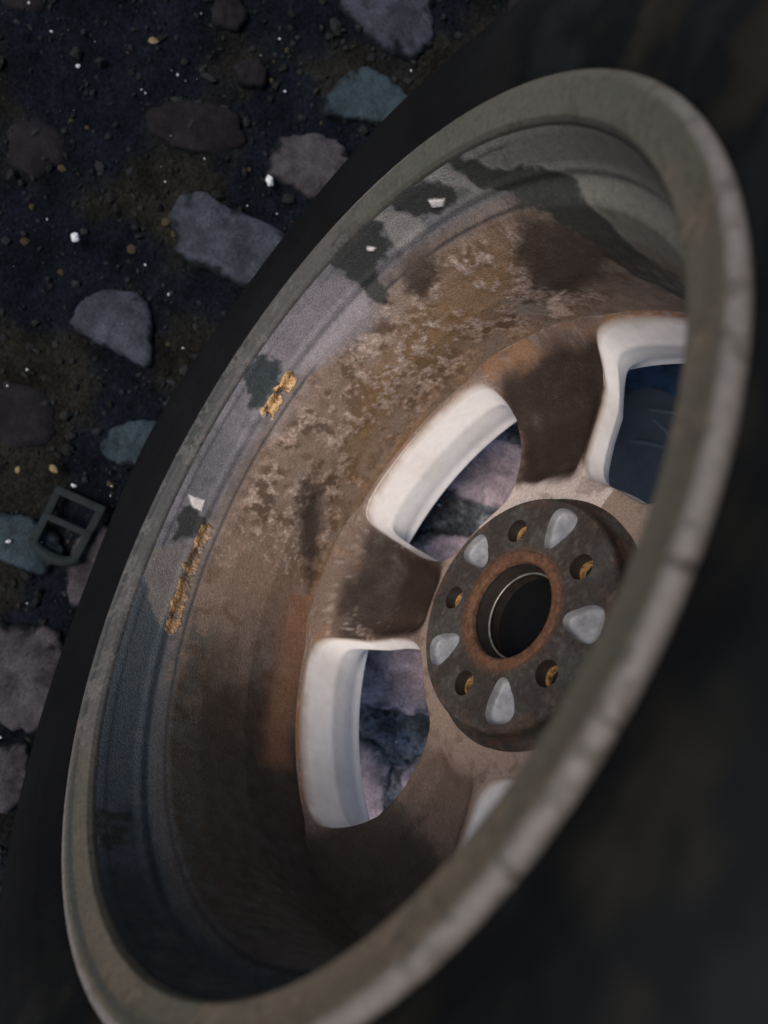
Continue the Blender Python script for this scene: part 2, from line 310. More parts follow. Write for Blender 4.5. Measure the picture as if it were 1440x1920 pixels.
for kind, poly in BLOBS:
    if kind == 'gold': continue
    s = 1.7
    px, py = deg * mmdeg, zz
    sdv = poly_sd(px, py, [(a * mmdeg, b) for a, b in poly])
    soft = SOFT.get(kind, 1.9)
    rag = (n_mid - .5) * (9 if soft > 2 else 7) + (n_c - .5) * 8 + (n_fine - .5) * 3
    if kind == 'chip': rag = rag * .2; soft = .6
    w = sstep(sdv + rag, soft, -soft) * STR.get(kind, .90)
    col = np.array(PC[kind])[None, :] * (.8 + .4 * n_mid[:, None])
    if kind in ('ochre', 'brownclean', 'orange'): col = np.where((crust_m * crumb > .5)[:, None], c, col)
    c = c * (1 - w[:, None]) + col * w[:, None]
    hgt += w * dict(dark=.0005, teal=.0006, chip=.0012, tan=.0010, gray=.0003).get(kind, 0)
Rd = R_ - hgt
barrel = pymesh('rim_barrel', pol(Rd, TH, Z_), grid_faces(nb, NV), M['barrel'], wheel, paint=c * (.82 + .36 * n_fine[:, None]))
# outside of the barrel, hidden under the tyre
lathe('barrel_shell', smooth_prof(resample([(.2345, -.049), (.2200, -.040), (.2180, -.02), (.2105, .02), (.2085, .10), (.218, .13), (.2190, .162), (.2200, .168)], 60), 1), M['white'], 120, flip=True)

# ------------------------------------------------------------------ rim flange facing the camera
LP = [(.2138, .1640), (.2137, .1680), (.2150, .1708), (.2215, .1730), (.2262, .1752), (.2285, .1762), (.2310, .1764), (.2328, .1755), (.2337, .1738), (.2337, .1700), (.2330, .1660)]
lp = smooth_prof(resample(LP, 80), 1)
NL = len(lp); nu = 1400
th = np.linspace(0, 2 * np.pi, nu, endpoint=False)
TH = np.repeat(th, NL); R_ = np.tile(lp[:, 0], nu); Z_ = np.tile(lp[:, 1], nu)
P0 = pol(R_, TH, Z_); deg = np.degrees(TH); deg = np.where(deg > 320, deg - 360, deg)
nm = fbm(P0, 60, 4, 11); nf = fbm(P0, 260, 3, 12); nl = fbm(P0, 14, 3, 13)
c = np.zeros((len(P0), 3)) + np.array([.084, .070, .054])
c = mix(c, (.066, .062, .050), sstep(nl, .4, .6))
c = mix(c, (.128, .096, .070), sstep(nm, .5, .68) * .6)
far = sstep(np.abs(deg - 95), 75, 45)
c = mix(c, (.048, .050, .054), far * .8)
c = mix(c, (.03, .035, .036), sstep(np.abs(R_ - .2255 - .0010 * (nm - .5)), .0022, .0008) * .8 * sstep(np.abs(deg - 140), 90, 55))
c = mix(c, (.028, .030, .030), sstep(nm * .7 + nl * .3, .50, .60) * sstep(np.abs(deg - 50), 62, 30) * .8)
c = mix(c, (.13, .125, .13), sstep(nf * .4 + nm * .6, .53, .60) * far * .7)
edge = sstep(R_ + .0012 * (nm - .5), .2282, .2296)
d2 = np.where(deg > 180, deg - 360, deg)
c = mix(c, (.056, .060, .052), sstep(np.abs(d2 + 10), 55, 25) * .8)
c = mix(c, (.120, .114, .114), edge * (1 - far) * sstep(np.abs(d2 + 10), 15, 45) * .85)
c = mix(c, (.045, .042, .036), sstep(nf * .5 + nm * .5, .53, .62) * .6)
hg = np.zeros(len(P0))
for g in (275.6, 265.7, 255.7, 10.1):                   # small nicks in the edge
    k = sstep(np.abs(deg - g + (nf - .5) * 1.2), .45, .12) * edge * (.45 + .5 * nm)
    c = mix(c, (.03, .028, .026), k); hg += k * .0008
pymesh('rim_flange', pol(R_ - hg, TH, Z_ + (nm - .5) * .0003), grid_faces(nu, NL), M['lip'], wheel, paint=c)

# ------------------------------------------------------------------ glue strips left by balance weights
def barrel_r(z):
    i = np.argsort(pr[:, 1]); return np.interp(z, pr[i, 1], pr[i, 0])
for (a0, a1, lab, gc0, gc1, gs) in ((64.5, 77.5, 'bright gold strip of glue residue, broken up', (.36, .21, .075), (.12, .07, .04), 1), (102.5, 129.0, 'dull ochre strip of glue residue', (.19, .11, .045), (.085, .055, .035), 2)):
    na, nz = 200, 26
    A, ZG = np.meshgrid(np.linspace(a0, a1, na), np.linspace(0, 1, nz), indexing='ij')
    A = A.ravel(); v = ZG.ravel()
    p1 = np.c_[A, 0 * A, 0 * A]
    lo = .1300 + .005 * (fbm(p1, .7, 4, 21 + gs) - .5); hi = .1405 + .008 * (fbm(p1, .6, 4, 24 + gs) - .5)
    e = np.minimum((A - a0), (a1 - A)); lo = lo + .004 * sstep(e, 1.6, 0); hi = hi - .004 * sstep(e, 1.6, 0)
    z = lo + (hi - lo) * v
    P1 = pol(barrel_r(z), np.radians(A), z)
    g1 = fbm(P1, 150, 4, 23 + gs); g2 = fbm(P1, 500, 3, 27)
    hh = (.0022 if gs == 1 else .0016) * np.sqrt(np.clip(4 * v * (1 - v), 0, 1)) * sstep(e, 0, 1.5) * (.2 + 1.6 * g1) * (sstep(g1, .30, .40) if gs == 1 else sstep(g1, .12, .26)) - .0004 + .0006 * (g2 - .5)
    gcol = mix(np.zeros((len(P1), 3)) + np.array(gc1), gc0, sstep(g1 + .3 * (g2 - .5), .40, .55))
    if gs == 1: gcol = mix(gcol, (.45, .40, .36), sstep(A, 75.5, 76.5) * .7)
    pymesh('adhesive_strip', pol(barrel_r(z) - hh, np.radians(A), z), grid_faces(na, nz, False), M['gold'], wheel, label=lab, paint=gcol)

# ------------------------------------------------------------------ spokes: five 72 degree pieces meeting in the middle of the openings
RI, RO = 0.0765, 0.2062
WR0, WR1, HW0, HW1 = 0.0990, 0.2050, 21.0, 22.4
def wr(z): return 0
def outline(t, inset=0.0, CENT=36.0):
    """half outline of an opening, t 0..1 from the hub side to the barrel side; returns r, phi (deg)"""
    a = -np.pi / 2 - t * np.pi
    ca, sa = np.cos(a), np.sin(a)
    n = 4.5 + 5.5 * sstep(sa, -.3, .3)
    k = (np.abs(ca) ** n + np.abs(sa) ** n) ** (-1 / n)
    u, v = ca * k, sa * k
    r0, r1 = WR0 + inset, WR1 - inset
    r = (r0 + r1) / 2 + v * (r1 - r0) / 2
    hw = np.interp(r, [.099, .120, .145, .175, .205], [21.5, 22.6, 23.4, 23.2, 22.6]) - np.degrees(inset / r)
    return r, CENT + u * hw
def zback(r, ph):
    edge = np.interp(r, [.076, .09, .105, .125, .150, .176, .184, .190, .196, .201, .2040, .2064], [-.0165, -.0165, -.0175, -.020, -.0215, -.021, -.016, -.008, .003, .0115, .0160, .0210])
    mid = np.interp(r, [.076, .09, .105, .125, .150, .165, .176, .186, .193, .199, .2030, .2050, .2062], [-.0165, -.0170, -.019, -.0215, -.0225, -.0215, -.017, -.009, -.001, .008, .016, .023, .029])
    w = sstep(np.abs(ph), 17.5, 11)
    trough = sstep(np.abs(ph), 13.5, 6.5) * sstep(r, .100, .122) * sstep(r, .188, .160)
    return edge * (1 - w) + mid * w - .0085 * trough + .002 * sstep(np.abs(ph), 9, 13) * sstep(r, .18, .165) * sstep(r, .10, .12)
MT, K = 120, 22
tt = np.linspace(0, 1, MT)
# match a point of the outer path to each outline point
def outer_path(t, cr):
    r, ph = outline(t)
    out_r = np.empty_like(r); out_p = np.empty_like(r)
    for i, q in enumerate(t):
        if q < .25: out_r[i] = RI; out_p[i] = 36 - 36 * (q / .25)
        elif q > .75: out_r[i] = RO; out_p[i] = 36 - 36 * ((1 - q) / .25)
        else: out_r[i] = RI + (RO - RI) * (q - .25) / .5; out_p[i] = 0
    return out_r, out_p
def make_spoke():
    fill = .0030
    V = []; F = []; mi = []
    for sgn in (1, -1):
        base = len(V)
        rows = []
        ro, po = outer_path(tt, 0)
        # back surface rows, from the centre line towards the opening
        r0, p0 = outline(tt, 0.0)
        for k in range(K):
            s = 1 - k / (K - 1); s = s ** 1.15
            r = r0 + (ro - r0) * s; p = p0 + (po - p0) * s
            rows.append((r, p, zback(r, p), 0))
        zb = zback(r0, p0)
        # fillet and wall
        for q in (30, 60, 90):
            inset = fill * math.sin(rad(q)) * .6; dz = fill * (1 - math.cos(rad(q)))
            r, p = outline(tt, inset); rows.append((r, p, zb - dz, 0 if q < 60 else 1))
        for f_, ins in ((.12, .0024), (.30, .0034), (.50, .0046), (.55, .0048), (.60, .0045), (.78, .0030), (.97, .0014), (1.0, .0008)):
            zt = zb - fill; zf = np.interp(r0, [.165, .198], [-.047, -.033])
            r, p = outline(tt, ins); rows.append((r, p, zt + (zf - zt) * f_, 1))
        # front surface
        for k in range(1, 12):
            s = k / 11
            r = r0 + (ro - r0) * s; p = p0 + (po - p0) * s
            zfr = np.interp(r0, [.165, .198], [-.050, -.036]) * (1 - s) - .043 * s - .004 * np.sin(np.pi * s) + .012 * sstep(r, .10, .076)
            rows.append((r, p, zfr, 2))
        n = len(rows)
        for ri, (r, p, z, _) in enumerate(rows):
            th_ = np.radians(sgn * p)
            for a, b, c_ in zip(r, th_, z): V.append((a, b, c_, ri))
        for k in range(n - 1):
            for i in range(MT - 1):
                a = base + k * MT + i
                f = (a, a + 1, a + MT + 1, a + MT)
                F.append(f if sgn > 0 else f[::-1]); mi.append(0 if rows[k + 1][3] == 0 else 1)
    return np.array(V), F, mi
SV, SF, SMI = make_spoke()
for k in range(5):
    a0 = rad(PHI0 + 1.2 + 72 * k)
    rel = np.degrees(SV[:, 1]) + 72 * k
    dl = np.interp(rel, [-36, 0, 36, 72, 108, 144, 180, 216, 288, 324], [-4.6, -6.0, -3.4, -.2, 3.2, 5.4, 4.2, 2.0, -3.0, -4.6])
    P0 = pol(SV[:, 0], SV[:, 1] + a0 + np.radians(dl), SV[:, 2])
    r = SV[:, 0]; ph = np.degrees(SV[:, 1]); gk = (1, 1, .5, .8, .8)[k]
    nB = fbm(P0, 30, 4, 31); nM = fbm(P0, 110, 4, 32); nF = fbm(P0, 400, 3, 33)
    c = np.zeros((len(r), 3)) + np.array([.165, .12, .098])
    c = mix(c, (.20, .15, .125) if k else (.42, .36, .34), sstep(r + .02 * (nM - .5), .118, .100) * .85)
    grime_shade = sstep(np.abs(ph) + 9 * (nB - .5), 17, 11) * sstep(r + .03 * (nB - .5), .100, .112) * sstep(r + .02 * (nM - .5), .202, .186)  # trough grime, with the shade of the hollow painted into it
    c = mix(c, (.030, .018, .014), grime_shade * .95 * gk)
    c = mix(c, (.23, .12, .06), sstep(nB, .5, .62) * sstep(r, .165, .185) * .6)
    c = mix(c, (.33, .27, .24), sstep(nF * .5 + nM * .5, .54, .64) * sstep(r, .15, .18) * .7)
    c = mix(c, (.09, .06, .045), sstep(nM, .54, .66) * .5)
    ri = SV[:, 3]
    wall = sstep(ri, K + .5, K + 1.6)
    cw = np.zeros((len(r), 3)) + np.array([.70, .675, .67])
    edgeb = sstep(ri, K + 4.2, K + 1.5)
    cw = mix(cw, (.34, .25, .19), sstep(edgeb * .5 + nM * .45 + nB * .35, .66, .90) * .7)
    cw = mix(cw, (.50, .45, .41), sstep(nB, .50, .66) * .3)
    rel2 = rel + 14 * (nB - .5)
    c = mix(c, (.030, .024, .019), sstep(rel2, 122, 132) * sstep(rel2, 175, 150) * sstep(r + .02 * (nM - .5), .148, .168) * .93)   # dark patch at the foot of one spoke
    c = mix(c, (.019, .012, .009), sstep(rel2, 84, 72) * sstep(rel2, 52, 60) * sstep(r + .02 * (nM - .5), .100, .115) * sstep(r + .02 * (nB - .5), .205, .188) * .95)  # second spoke's hollow darkened further, grime and painted shade together
    c = mix(c, (.019, .012, .009), sstep(np.abs(rel2 + 2), 17, 12) * sstep(r + .03 * (nM - .5), .108, .122) * sstep(r + .02 * (nB - .5), .210, .192) * .95)  # same painted shade over the grime in the first spoke's hollow
    c = c * (1 - wall[:, None]) + cw * wall[:, None]
    o = pymesh('spoke', P0, SF, [M['spoke'], M['wall']], wheel, midx=SMI, paint=c)
    bm = bmesh.new(); bm.from_mesh(o.data); bmesh.ops.remove_doubles(bm, verts=bm.verts, dist=1e-6)
    bmesh.ops.recalc_face_normals(bm, faces=bm.faces); bm.to_mesh(o.data); bm.free()

# ------------------------------------------------------------------ hub: pad with bolt holes and pockets
RB, RTE, RBORE, RRING, RPAD = 0.0565, 0.0598, 0.0325, 0.0400, 0.0785
def circ(cx, cy, r, n, ph=0): return [(cx + r * math.cos(ph + i * 2 * math.pi / n), cy + r * math.sin(ph + i * 2 * math.pi / n)) for i in range(n)]
def tear_loop(s=1.0, n=36):
    pts = []
    for i in range(n):
        a = i * 2 * math.pi / n
        # wide towards the rim, pointed towards the hub axis, a little lopsided
        x = .0142 * math.cos(a) - .0005
        wdt = .0102 * (1 + .42 * math.cos(a)) * (1 if math.cos(a) > -.3 else .92)
        y = wdt * math.sin(a) + .0016 * math.cos(a) * 0
        k = (abs(math.cos(a)) ** 2.6 + abs(math.sin(a)) ** 2.6) ** (-1 / 2.6)
        pts.append((x * k * s, y * k * s))
    return pts
def place(pts, r, ang):
    ca, sa = math.cos(ang), math.sin(ang)
    return [((r + x) * ca - y * sa, (r + x) * sa + y * ca) for x, y in pts]
loops = [circ(0, 0, RPAD - .0016, 144), circ(0, 0, RRING, 96)]
holes = []
bolts = []; tears = []
for k in range(5):
    a = rad(PHI0 + 72 * k)
    bolts.append(place(circ(0, 0, .0083, 28), RB, a))
    tears.append(place(tear_loop(), RTE, a + rad(36)))
extra = []
for i in range(1, 13):
    rr = RRING + (RPAD - .0016 - RRING) * i / 13
    extra += circ(0, 0, rr, 130, i * .37)
def inside(pt, lp_):
    x, y = pt; c_ = False; n = len(lp_)
    for i in range(n):
        x1, y1 = lp_[i]; x2, y2 = lp_[(i + 1) % n]
        if (y1 > y) != (y2 > y) and x < (x2 - x1) * (y - y1) / (y2 - y1) + x1: c_ = not c_
    return c_
cuts = bolts + tears
def near(pt, lp_): return any((pt[0] - a) ** 2 + (pt[1] - b) ** 2 < .0013 ** 2 for a, b in lp_)
extra = [e for e in extra if not any(inside(e, l) or near(e, l) for l in cuts)]
pts = []; edges = []
for lp_ in loops + cuts:
    s = len(pts); pts += lp_
    edges += [(s + i, s + (i + 1) % len(lp_)) for i in range(len(lp_))]
pts += extra
vo, eo, fo, *_ = delaunay_2d_cdt([Vector(p) for p in pts], edges, [], 0, 1e-7)
faces = []
for f in fo:
    cx = sum(vo[i][0] for i in f) / len(f); cy = sum(vo[i][1] for i in f) / len(f)
    if math.hypot(cx, cy) < RRING - 1e-4 or math.hypot(cx, cy) > RPAD: continue
    if any(inside((cx, cy), l) for l in cuts): continue
    faces.append(list(f))
xy = np.array([(v[0], v[1]) for v in vo])
r = np.hypot(xy[:, 0], xy[:, 1]); an = np.arctan2(xy[:, 1], xy[:, 0])
P0 = pol(r, an, 0 * r)
def hubpaint(P0, r):  # dark corroded iron
    nB = fbm(P0, 45, 4, 41); nM = fbm(P0, 160, 4, 42); nF = fbm(P0, 500, 3, 43)
    c = np.zeros((len(P0), 3)) + np.array([.030, .025, .023])
    c = mix(c, (.042, .040, .037), sstep(nB, .45, .6) * .8)
    c = mix(c, (.085, .036, .022), sstep(nM, .5, .62) * sstep(r, .068, .076) * .35)
    c = mix(c, (.075, .036, .022), sstep(r, .0440, .041) * .8)
    c = mix(c, (.10, .09, .085), sstep(nF, .62, .7) * .3)
    return c
hub = pymesh('hub_pad', P0 + np.array([0, 0, 0]), faces, M['hub'], wheel, paint=hubpaint(P0, r), smooth=False)
bm = bmesh.new(); bm.from_mesh(hub.data); bmesh.ops.recalc_face_normals(bm, faces=bm.faces)
if sum(f.normal.y for f in bm.faces) < 0: bmesh.ops.reverse_faces(bm, faces=bm.faces)
bm.to_mesh(hub.data); bm.free()
# pad side
hp = smooth_prof(resample([(.0769, 0), (.0782, -.0006), (.0788, -.002), (.0790, -.009), (.0805, -.0125), (.0835, -.0150), (.0862, -.0170)], 24), 1)
HT = np.repeat(np.linspace(0, 2 * np.pi, 200, endpoint=False), len(hp))
HPp = pol(np.tile(hp[:, 0], 200), HT, np.tile(hp[:, 1], 200))
pymesh('pad_edge', HPp, grid_faces(200, len(hp)), M['hub'], wheel, paint=hubpaint(HPp, np.full(len(HPp), .077)) * .8)
def shaft(name, lp_, prof, m, floor=None, parent=wheel, paintf=None, dirn=None):
    """wall going down from a loop; prof = list of (scale about the loop centre, depth)"""
    cx = sum(p[0] for p in lp_) / len(lp_); cy = sum(p[1] for p in lp_) / len(lp_)
    V = []; n = len(lp_)
    for s, d in prof:
        for x, y in lp_:
            X, Y = cx + (x - cx) * s, cy + (y - cy) * s
            V.append((X, d - CZ, CY - Y))
    F = [(j * n + i, j * n + (i + 1) % n, (j + 1) * n + (i + 1) % n, (j + 1) * n + i) for j in range(len(prof) - 1) for i in range(n)]
    if floor: F.append(tuple((len(prof) - 1) * n + i for i in range(n)))
    return pymesh(name, V, F, m, parent)
for k in range(5):
    shaft('bolt_hole', bolts[k], [(1, 0), (.97, -.0008), (.95, -.0085), (.93, -.0088), (.90, -.009)], M['dark'])
    seat = shaft('bolt_seat', bolts[k], [(.91, -.0088), (.84, -.0098), (.72, -.0125), (.70, -.03)], M['brass'])
    shaft('bolt_bore', bolts[k], [(.69, -.0126), (.60, -.03), (.9, -.045)], M['dark'])
    shaft('hub_pocket', tears[k], [(1, 0), (.985, -.0008), (.97, -.0035), (.93, -.0050), (.84, -.0057), (.65, -.0060), (.35, -.0062), (.1, -.0062)], M['tear'], True)
# rusty bevelled ring, bore, steel ring, cap
lathe('bore_ring', smooth_prof(resample([(.0402, -.0002), (.0398, .0006), (.0385, .0009), (.0345, .0007), (.0328, -.0004), (.0322, -.003)], 22), 1), M['rust'], 120)
lathe('centre_bore', [(.0322, -.003), (.0320, -.006), (.0312, -.0075), (.0305, -.020), (.0300, -.024)], M['dark'], 120)
ringp = [(.0298 + .0009 * math.cos(a), -.0140 + .0009 * math.sin(a)) for a in np.linspace(0, 2 * np.pi, 9)[:-1]]
lathe('retaining_ring', ringp, M['wire'], 120, closed=True)
lathe('centre_cap', [(.0305, -.0235), (.0270, -.0245), (.0265, -.031), (.0150, -.033), (.0001, -.0335)], M['cap'], 90)

# ------------------------------------------------------------------ tyre
zc = WY
half = [(.2325, .1060), (.2340, .1092), (.2372, .1118), (.2450, .1168), (.2560, .1222), (.2680, .1240), (.2800, .1232), (.2930, .1190), (.3030, .1120), (.3090, .1035), (.3125, .0950), (.3150, .0800)]
hh = smooth_prof(resample(half, 46), 1)
full = [(r_, zc + z_) for r_, z_ in hh]
for g in (.0600, .0300, -.0300, -.0600):      # grooves round the tread
    for dz, rr in ((.0052, .3175), (.0040, .3102), (-.0040, .3102), (-.0052, .3175)):
        full.append((rr + (.0003 if abs(g) < .05 else -.0006), zc + g + dz))
full = [f for f in full]
full += [(r_, zc - z_) for r_, z_ in hh[::-1]]
full = np.array(full); nu = 360
TH = np.repeat(np.linspace(0, 2 * np.pi, nu, endpoint=False), len(full))
R_ = np.tile(full[:, 0], nu); Z_ = np.tile(full[:, 1], nu)
dg = np.degrees(TH)
# faint rings and a soft bulge above the contact patch
R2 = R_.copy(); Z2 = Z_.copy()
blg = np.exp(-((dg - 90) / 22) ** 2) * sstep(R_, .25, .275) * sstep(R_, .315, .29)
Z2 += np.sign(Z_ - zc) * blg * .006
flat = sstep(np.abs(dg - 90), 16, 8)
ribs = (np.abs(((R_ - .243) / .0125) % 1 - .5) < .12) & (R_ > .24) & (R_ < .262)
Z2 += np.sign(Z_ - zc) * ribs * .0005
# shoulder sipes
sip = ((dg * 1.0) % 5 < 1.0) & (R_ > .3035) & (np.abs(Z_ - zc) > .066)
R2 -= sip * .0035
PT = pol(R2, TH, Z2); t1 = fbm(PT, 16, 4, 71); t2 = fbm(PT, 60, 4, 72)
tc_ = np.zeros((len(PT), 3)) + np.array([.0030, .0038, .0048])
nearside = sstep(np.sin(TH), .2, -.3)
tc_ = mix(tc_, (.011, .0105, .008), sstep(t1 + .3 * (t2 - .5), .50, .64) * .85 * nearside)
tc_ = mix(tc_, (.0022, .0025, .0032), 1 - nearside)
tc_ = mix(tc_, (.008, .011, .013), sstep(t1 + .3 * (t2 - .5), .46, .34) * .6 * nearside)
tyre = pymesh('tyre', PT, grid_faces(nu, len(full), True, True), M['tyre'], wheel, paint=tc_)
me = tyre.data
bm = bmesh.new(); bm.from_mesh(me); bmesh.ops.recalc_face_normals(bm, faces=bm.faces); bm.to_mesh(me); bm.free()
# wear: tyre liner so that the inside is closed
# ------------------------------------------------------------------ ground
nx = 420
gx = np.linspace(-.75, .95, nx); gy = np.linspace(-.80, .90, nx)
X, Y = np.meshgrid(gx, gy, indexing='ij')
X = X.ravel(); Y = Y.ravel(); Pg = np.c_[X, Y, 0 * X]
hz = (fbm(Pg, 14, 4, 51) - .5) * .012 + (fbm(Pg, 120, 4, 52) - .5) * np.where(Y < .08, .014, .006)
fade = sstep(np.minimum(np.minimum(X + .75, .95 - X), np.minimum(Y + .80, .90 - Y)), 0, .08)
hz = (hz - .006) * fade - .006 * (1 - fade)
ii = np.arange(nx - 1)
a = (ii[:, None] * nx + ii[None, :]).ravel()
gf = np.c_[a, a + nx, a + nx + 1, a + 1].tolist()
Vg = np.c_[X, Y, hz].tolist()
# skirt out to the far ground
b0 = len(Vg)
ring_idx = [i * nx for i in range(nx)] + [(nx - 1) * nx + j for j in range(1, nx)] + [i * nx + nx - 1 for i in range(nx - 2, -1, -1)] + [j for j in range(nx - 2, 0, -1)]
cxm, cym = .10, .05
n = len(ring_idx)
for rad_ in (None, 1.6, 40):
    for i in ring_idx:
        x, y, _ = Vg[i]
        d = math.hypot(x - cxm, y - cym); s = 1.012 if rad_ is None else rad_ / d
        Vg.append([cxm + (x - cxm) * s, cym + (y - cym) * s, -.006])
for q in range(2 * n):
    k0 = q // n * n
    gf.append([b0 + q, b0 + q + n, b0 + n + k0 + (q + 1) % n, b0 + k0 + (q + 1) % n])
for q in range(n):
    gf.append([ring_idx[q], b0 + q, b0 + (q + 1) % n, ring_idx[(q + 1) % n]])
GV = np.array(Vg); gn = fbm(GV, 9, 4, 55); gn2 = fbm(GV, 70, 4, 56)
gc = np.zeros((len(GV), 3)) + np.array([.0032, .0042, .0066])  # near-black dirt, with the shade on the left ground painted in
gc = mix(gc, (.0075, .0075, .0065), sstep(gn, .5, .65))
gc = mix(gc, (.15, .16, .18), sstep(GV[:, 1] + .12 * (gn - .5), .10, .02) * (.35 + .65 * sstep(gn2, .4, .6)))   # paler ground beyond the wheel, the light there painted in
gc[b0:] = (.012, .012, .014)
ground = pymesh('ground', Vg, gf, M['dirt'], None, kind='structure', paint=gc)
for p_ in ():
    pass
bm = bmesh.new(); bm.from_mesh(ground.data); bmesh.ops.recalc_face_normals(bm, faces=bm.faces)
if bm.faces[0].normal.z < 0: bmesh.ops.reverse_faces(bm, faces=bm.faces)
bm.to_mesh(ground.data); bm.free()

# ------------------------------------------------------------------ cobbles
def chaikin(pts, it=2):
    for _ in range(it):
        q = []
        for i in range(len(pts)):
            a_ = np.array(pts[i]); b_ = np.array(pts[(i + 1) % len(pts)])
            q += [a_ * .86 + b_ * .14, a_ * .14 + b_ * .86]
        pts = q
    return np.array(pts)
def area(p):
    return .5 * sum(p[i][0] * p[(i + 1) % len(p)][1] - p[(i + 1) % len(p)][0] * p[i][1] for i in range(len(p)))
def cobble(poly, top, matl, seed, fine=True):
    p = list(map(tuple, poly))
    if area(p) < 0: p = p[::-1]
    o_ = chaikin(p, 2 if fine else 1)
    d = np.r_[0, np.cumsum(np.hypot(*(np.roll(o_, -1, 0) - o_).T))]
    N = 72 if fine else 30
    t = np.linspace(0, d[-1], N, endpoint=False)
    oo = np.vstack([o_, o_[:1]])
    o_ = np.c_[np.interp(t, d, oo[:, 0]), np.interp(t, d, oo[:, 1])]
    cc = o_.mean(0)
    V = []; F = []
    q3 = np.c_[o_, np.full(N, seed * .37)]
    wob = 1 + .15 * (fbm(q3, 110, 4, 61) - .5) * 2
    rings = [(1.03, -.03), (1.02, -.006), (1.0, -.0015), (.975, .0008), (.94, .002), (.88, .003), (.81, .0036), (.73, .0041), (.64, .0045), (.54, .0048), (.44, .005), (.33, .0051), (.22, .0052), (.1, .0052)] if fine else [(1.02, -.03), (1.0, -.002), (.95, .001), (.88, .003), (.7, .005), (.45, .0055)]
    for s, h in rings:
        q = cc + (o_ - cc) * s * wob[:, None]
        hn = (fbm(np.c_[q, np.full(N, seed * .37)], 45, 4, 62) - .5) * .007 * (1 if h > -.01 else 0) + (fbm(np.c_[q, np.full(N, seed * .37)], 190, 3, 65) - .5) * (.0045 if matl == 3 else .0022) * (1 if h > -.01 else 0)
        for (x, y), h2 in zip(q, hn): V.append((x, y, top + h + h2))
    V.append((cc[0], cc[1], top + (.0052 if fine else .006)))
    R_n = len(rings)
    for j in range(R_n - 1):
        for i in range(N):
            F.append((j * N + i, j * N + (i + 1) % N, (j + 1) * N + (i + 1) % N, (j + 1) * N + i))
    for i in range(N): F.append(((R_n - 1) * N + i, (R_n - 1) * N + (i + 1) % N, len(V) - 1))
    VV = np.array(V); q = VV.copy(); q[:, 2] = seed * .37
    sr = np.array([s for s, _ in rings for _ in range(N)] + [0.0])
    e1 = fbm(q, 50, 4, 63); e2 = fbm(q, 180, 4, 64)
    base = np.zeros((len(V), 3)) + np.array(stone_cols[matl])
    base = mix(base, tuple(.55 * x for x in stone_cols[matl]), sstep(fbm(q, 28, 3, 66), .48, .62) * .6)
    dirtc = (.11, .115, .13) if (matl == 3 or cc[1] < .06) else (.0045, .0055, .0075)  # edge dirt painted pale in the light beyond the wheel, dark in shade
    cov = np.clip(sstep(sr + .55 * (e1 - .5) + .35 * (e2 - .5), .86, 1.0) * .9 + sstep(e1 + .5 * (e2 - .5), .56, .68) * .55, 0, 1)
    colr = mix(base, dirtc, cov)
    colr = mix(colr, tuple(1.35 * x for x in stone_cols[matl]), sstep(e2, .55, .65) * .5 * (1 - cov))
    return pymesh('cobblestone', V, F, SM[matl], ground, paint=colr)
SCOL = [0, 0, 1, 2, 0, 4, 2, 2, 1, 1, 1, 4, 4, 3, 3, 5, 3, 3, 3]
cents = []
for i, s in enumerate(STONES):
    cobble(s, -.002 if i not in (5, 11, 12) else -.004, SCOL[i], i + 1)
    cents.append((np.mean([q[0] for q in s]), np.mean([q[1] for q in s]), max(math.hypot(q[0] - s[0][0], q[1] - s[0][1]) for q in s) * .5))
random.seed(11)
gi = 0
for ix in range(-9, 12):
    for iy in range(-10, 11):
        x = ix * .098 + (iy % 2) * .05 + random.uniform(-.012, .012) + .01
        y = iy * .094 + random.uniform(-.012, .012)
        rr = random.uniform(.032, .042) if y > .06 else random.uniform(.044, .050)
        if any(math.hypot(x - a_, y - b_) < rr + c_ * .95 + .004 for a_, b_, c_ in cents): continue
        nn = random.choice((4, 5, 5, 6)); a0 = random.uniform(0, 6)
        poly = [(x + rr * random.uniform(.85, 1.2) * math.cos(a0 + 2 * math.pi * k / nn), y + rr * random.uniform(.85, 1.2) * math.sin(a0 + 2 * math.pi * k / nn)) for k in range(nn)]
        infar = y < .06
        if not infar and (x > -.35 and x < .5) and random.random() < .45: continue
        cobble(poly, (-.001 if infar else -.0065) + random.uniform(-.002, .001), random.choice((3, 5, 5, 3) if infar else (4, 4, 4)), 40 + gi, fine=False)  # pale setts carry the light beyond the wheel, dark ones the shade
        gi += 1

# ------------------------------------------------------------------ loose chips and pebbles
def chip_bm(bm, x, y, z, s, rnd):
    r_ = bmesh.ops.create_icosphere(bm, subdivisions=1, radius=s * .5)
    k = Vector((rnd.uniform(.8, 1.5), rnd.uniform(.6, 1.0), rnd.uniform(.4, .8)))
    rot = Matrix.Rotation(rnd.uniform(0, 6), 3, 'Z') @ Matrix.Rotation(rnd.uniform(-.5, .5), 3, 'X')
    for v in r_['verts']:
        j = Vector([rnd.uniform(-.12, .12) * s for _ in range(3)])
        v.co = rot @ Vector((v.co.x * k.x, v.co.y * k.y, v.co.z * k.z)) + j + Vector((x, y, z))
rnd = random.Random(5)
bm = bmesh.new()
for x, y, s in CHIPS: chip_bm(bm, x, y, .005, s * .95, rnd)
for _ in range(70):
    chip_bm(bm, rnd.uniform(-.4, .6), rnd.uniform(-.35, .65), .0, rnd.uniform(.0004, .0013), rnd)
bmobj('gravel', bm, M['chip'], kind='stuff', smooth=False, label='fine white stone chips scattered over the dark ground', cat='gravel')
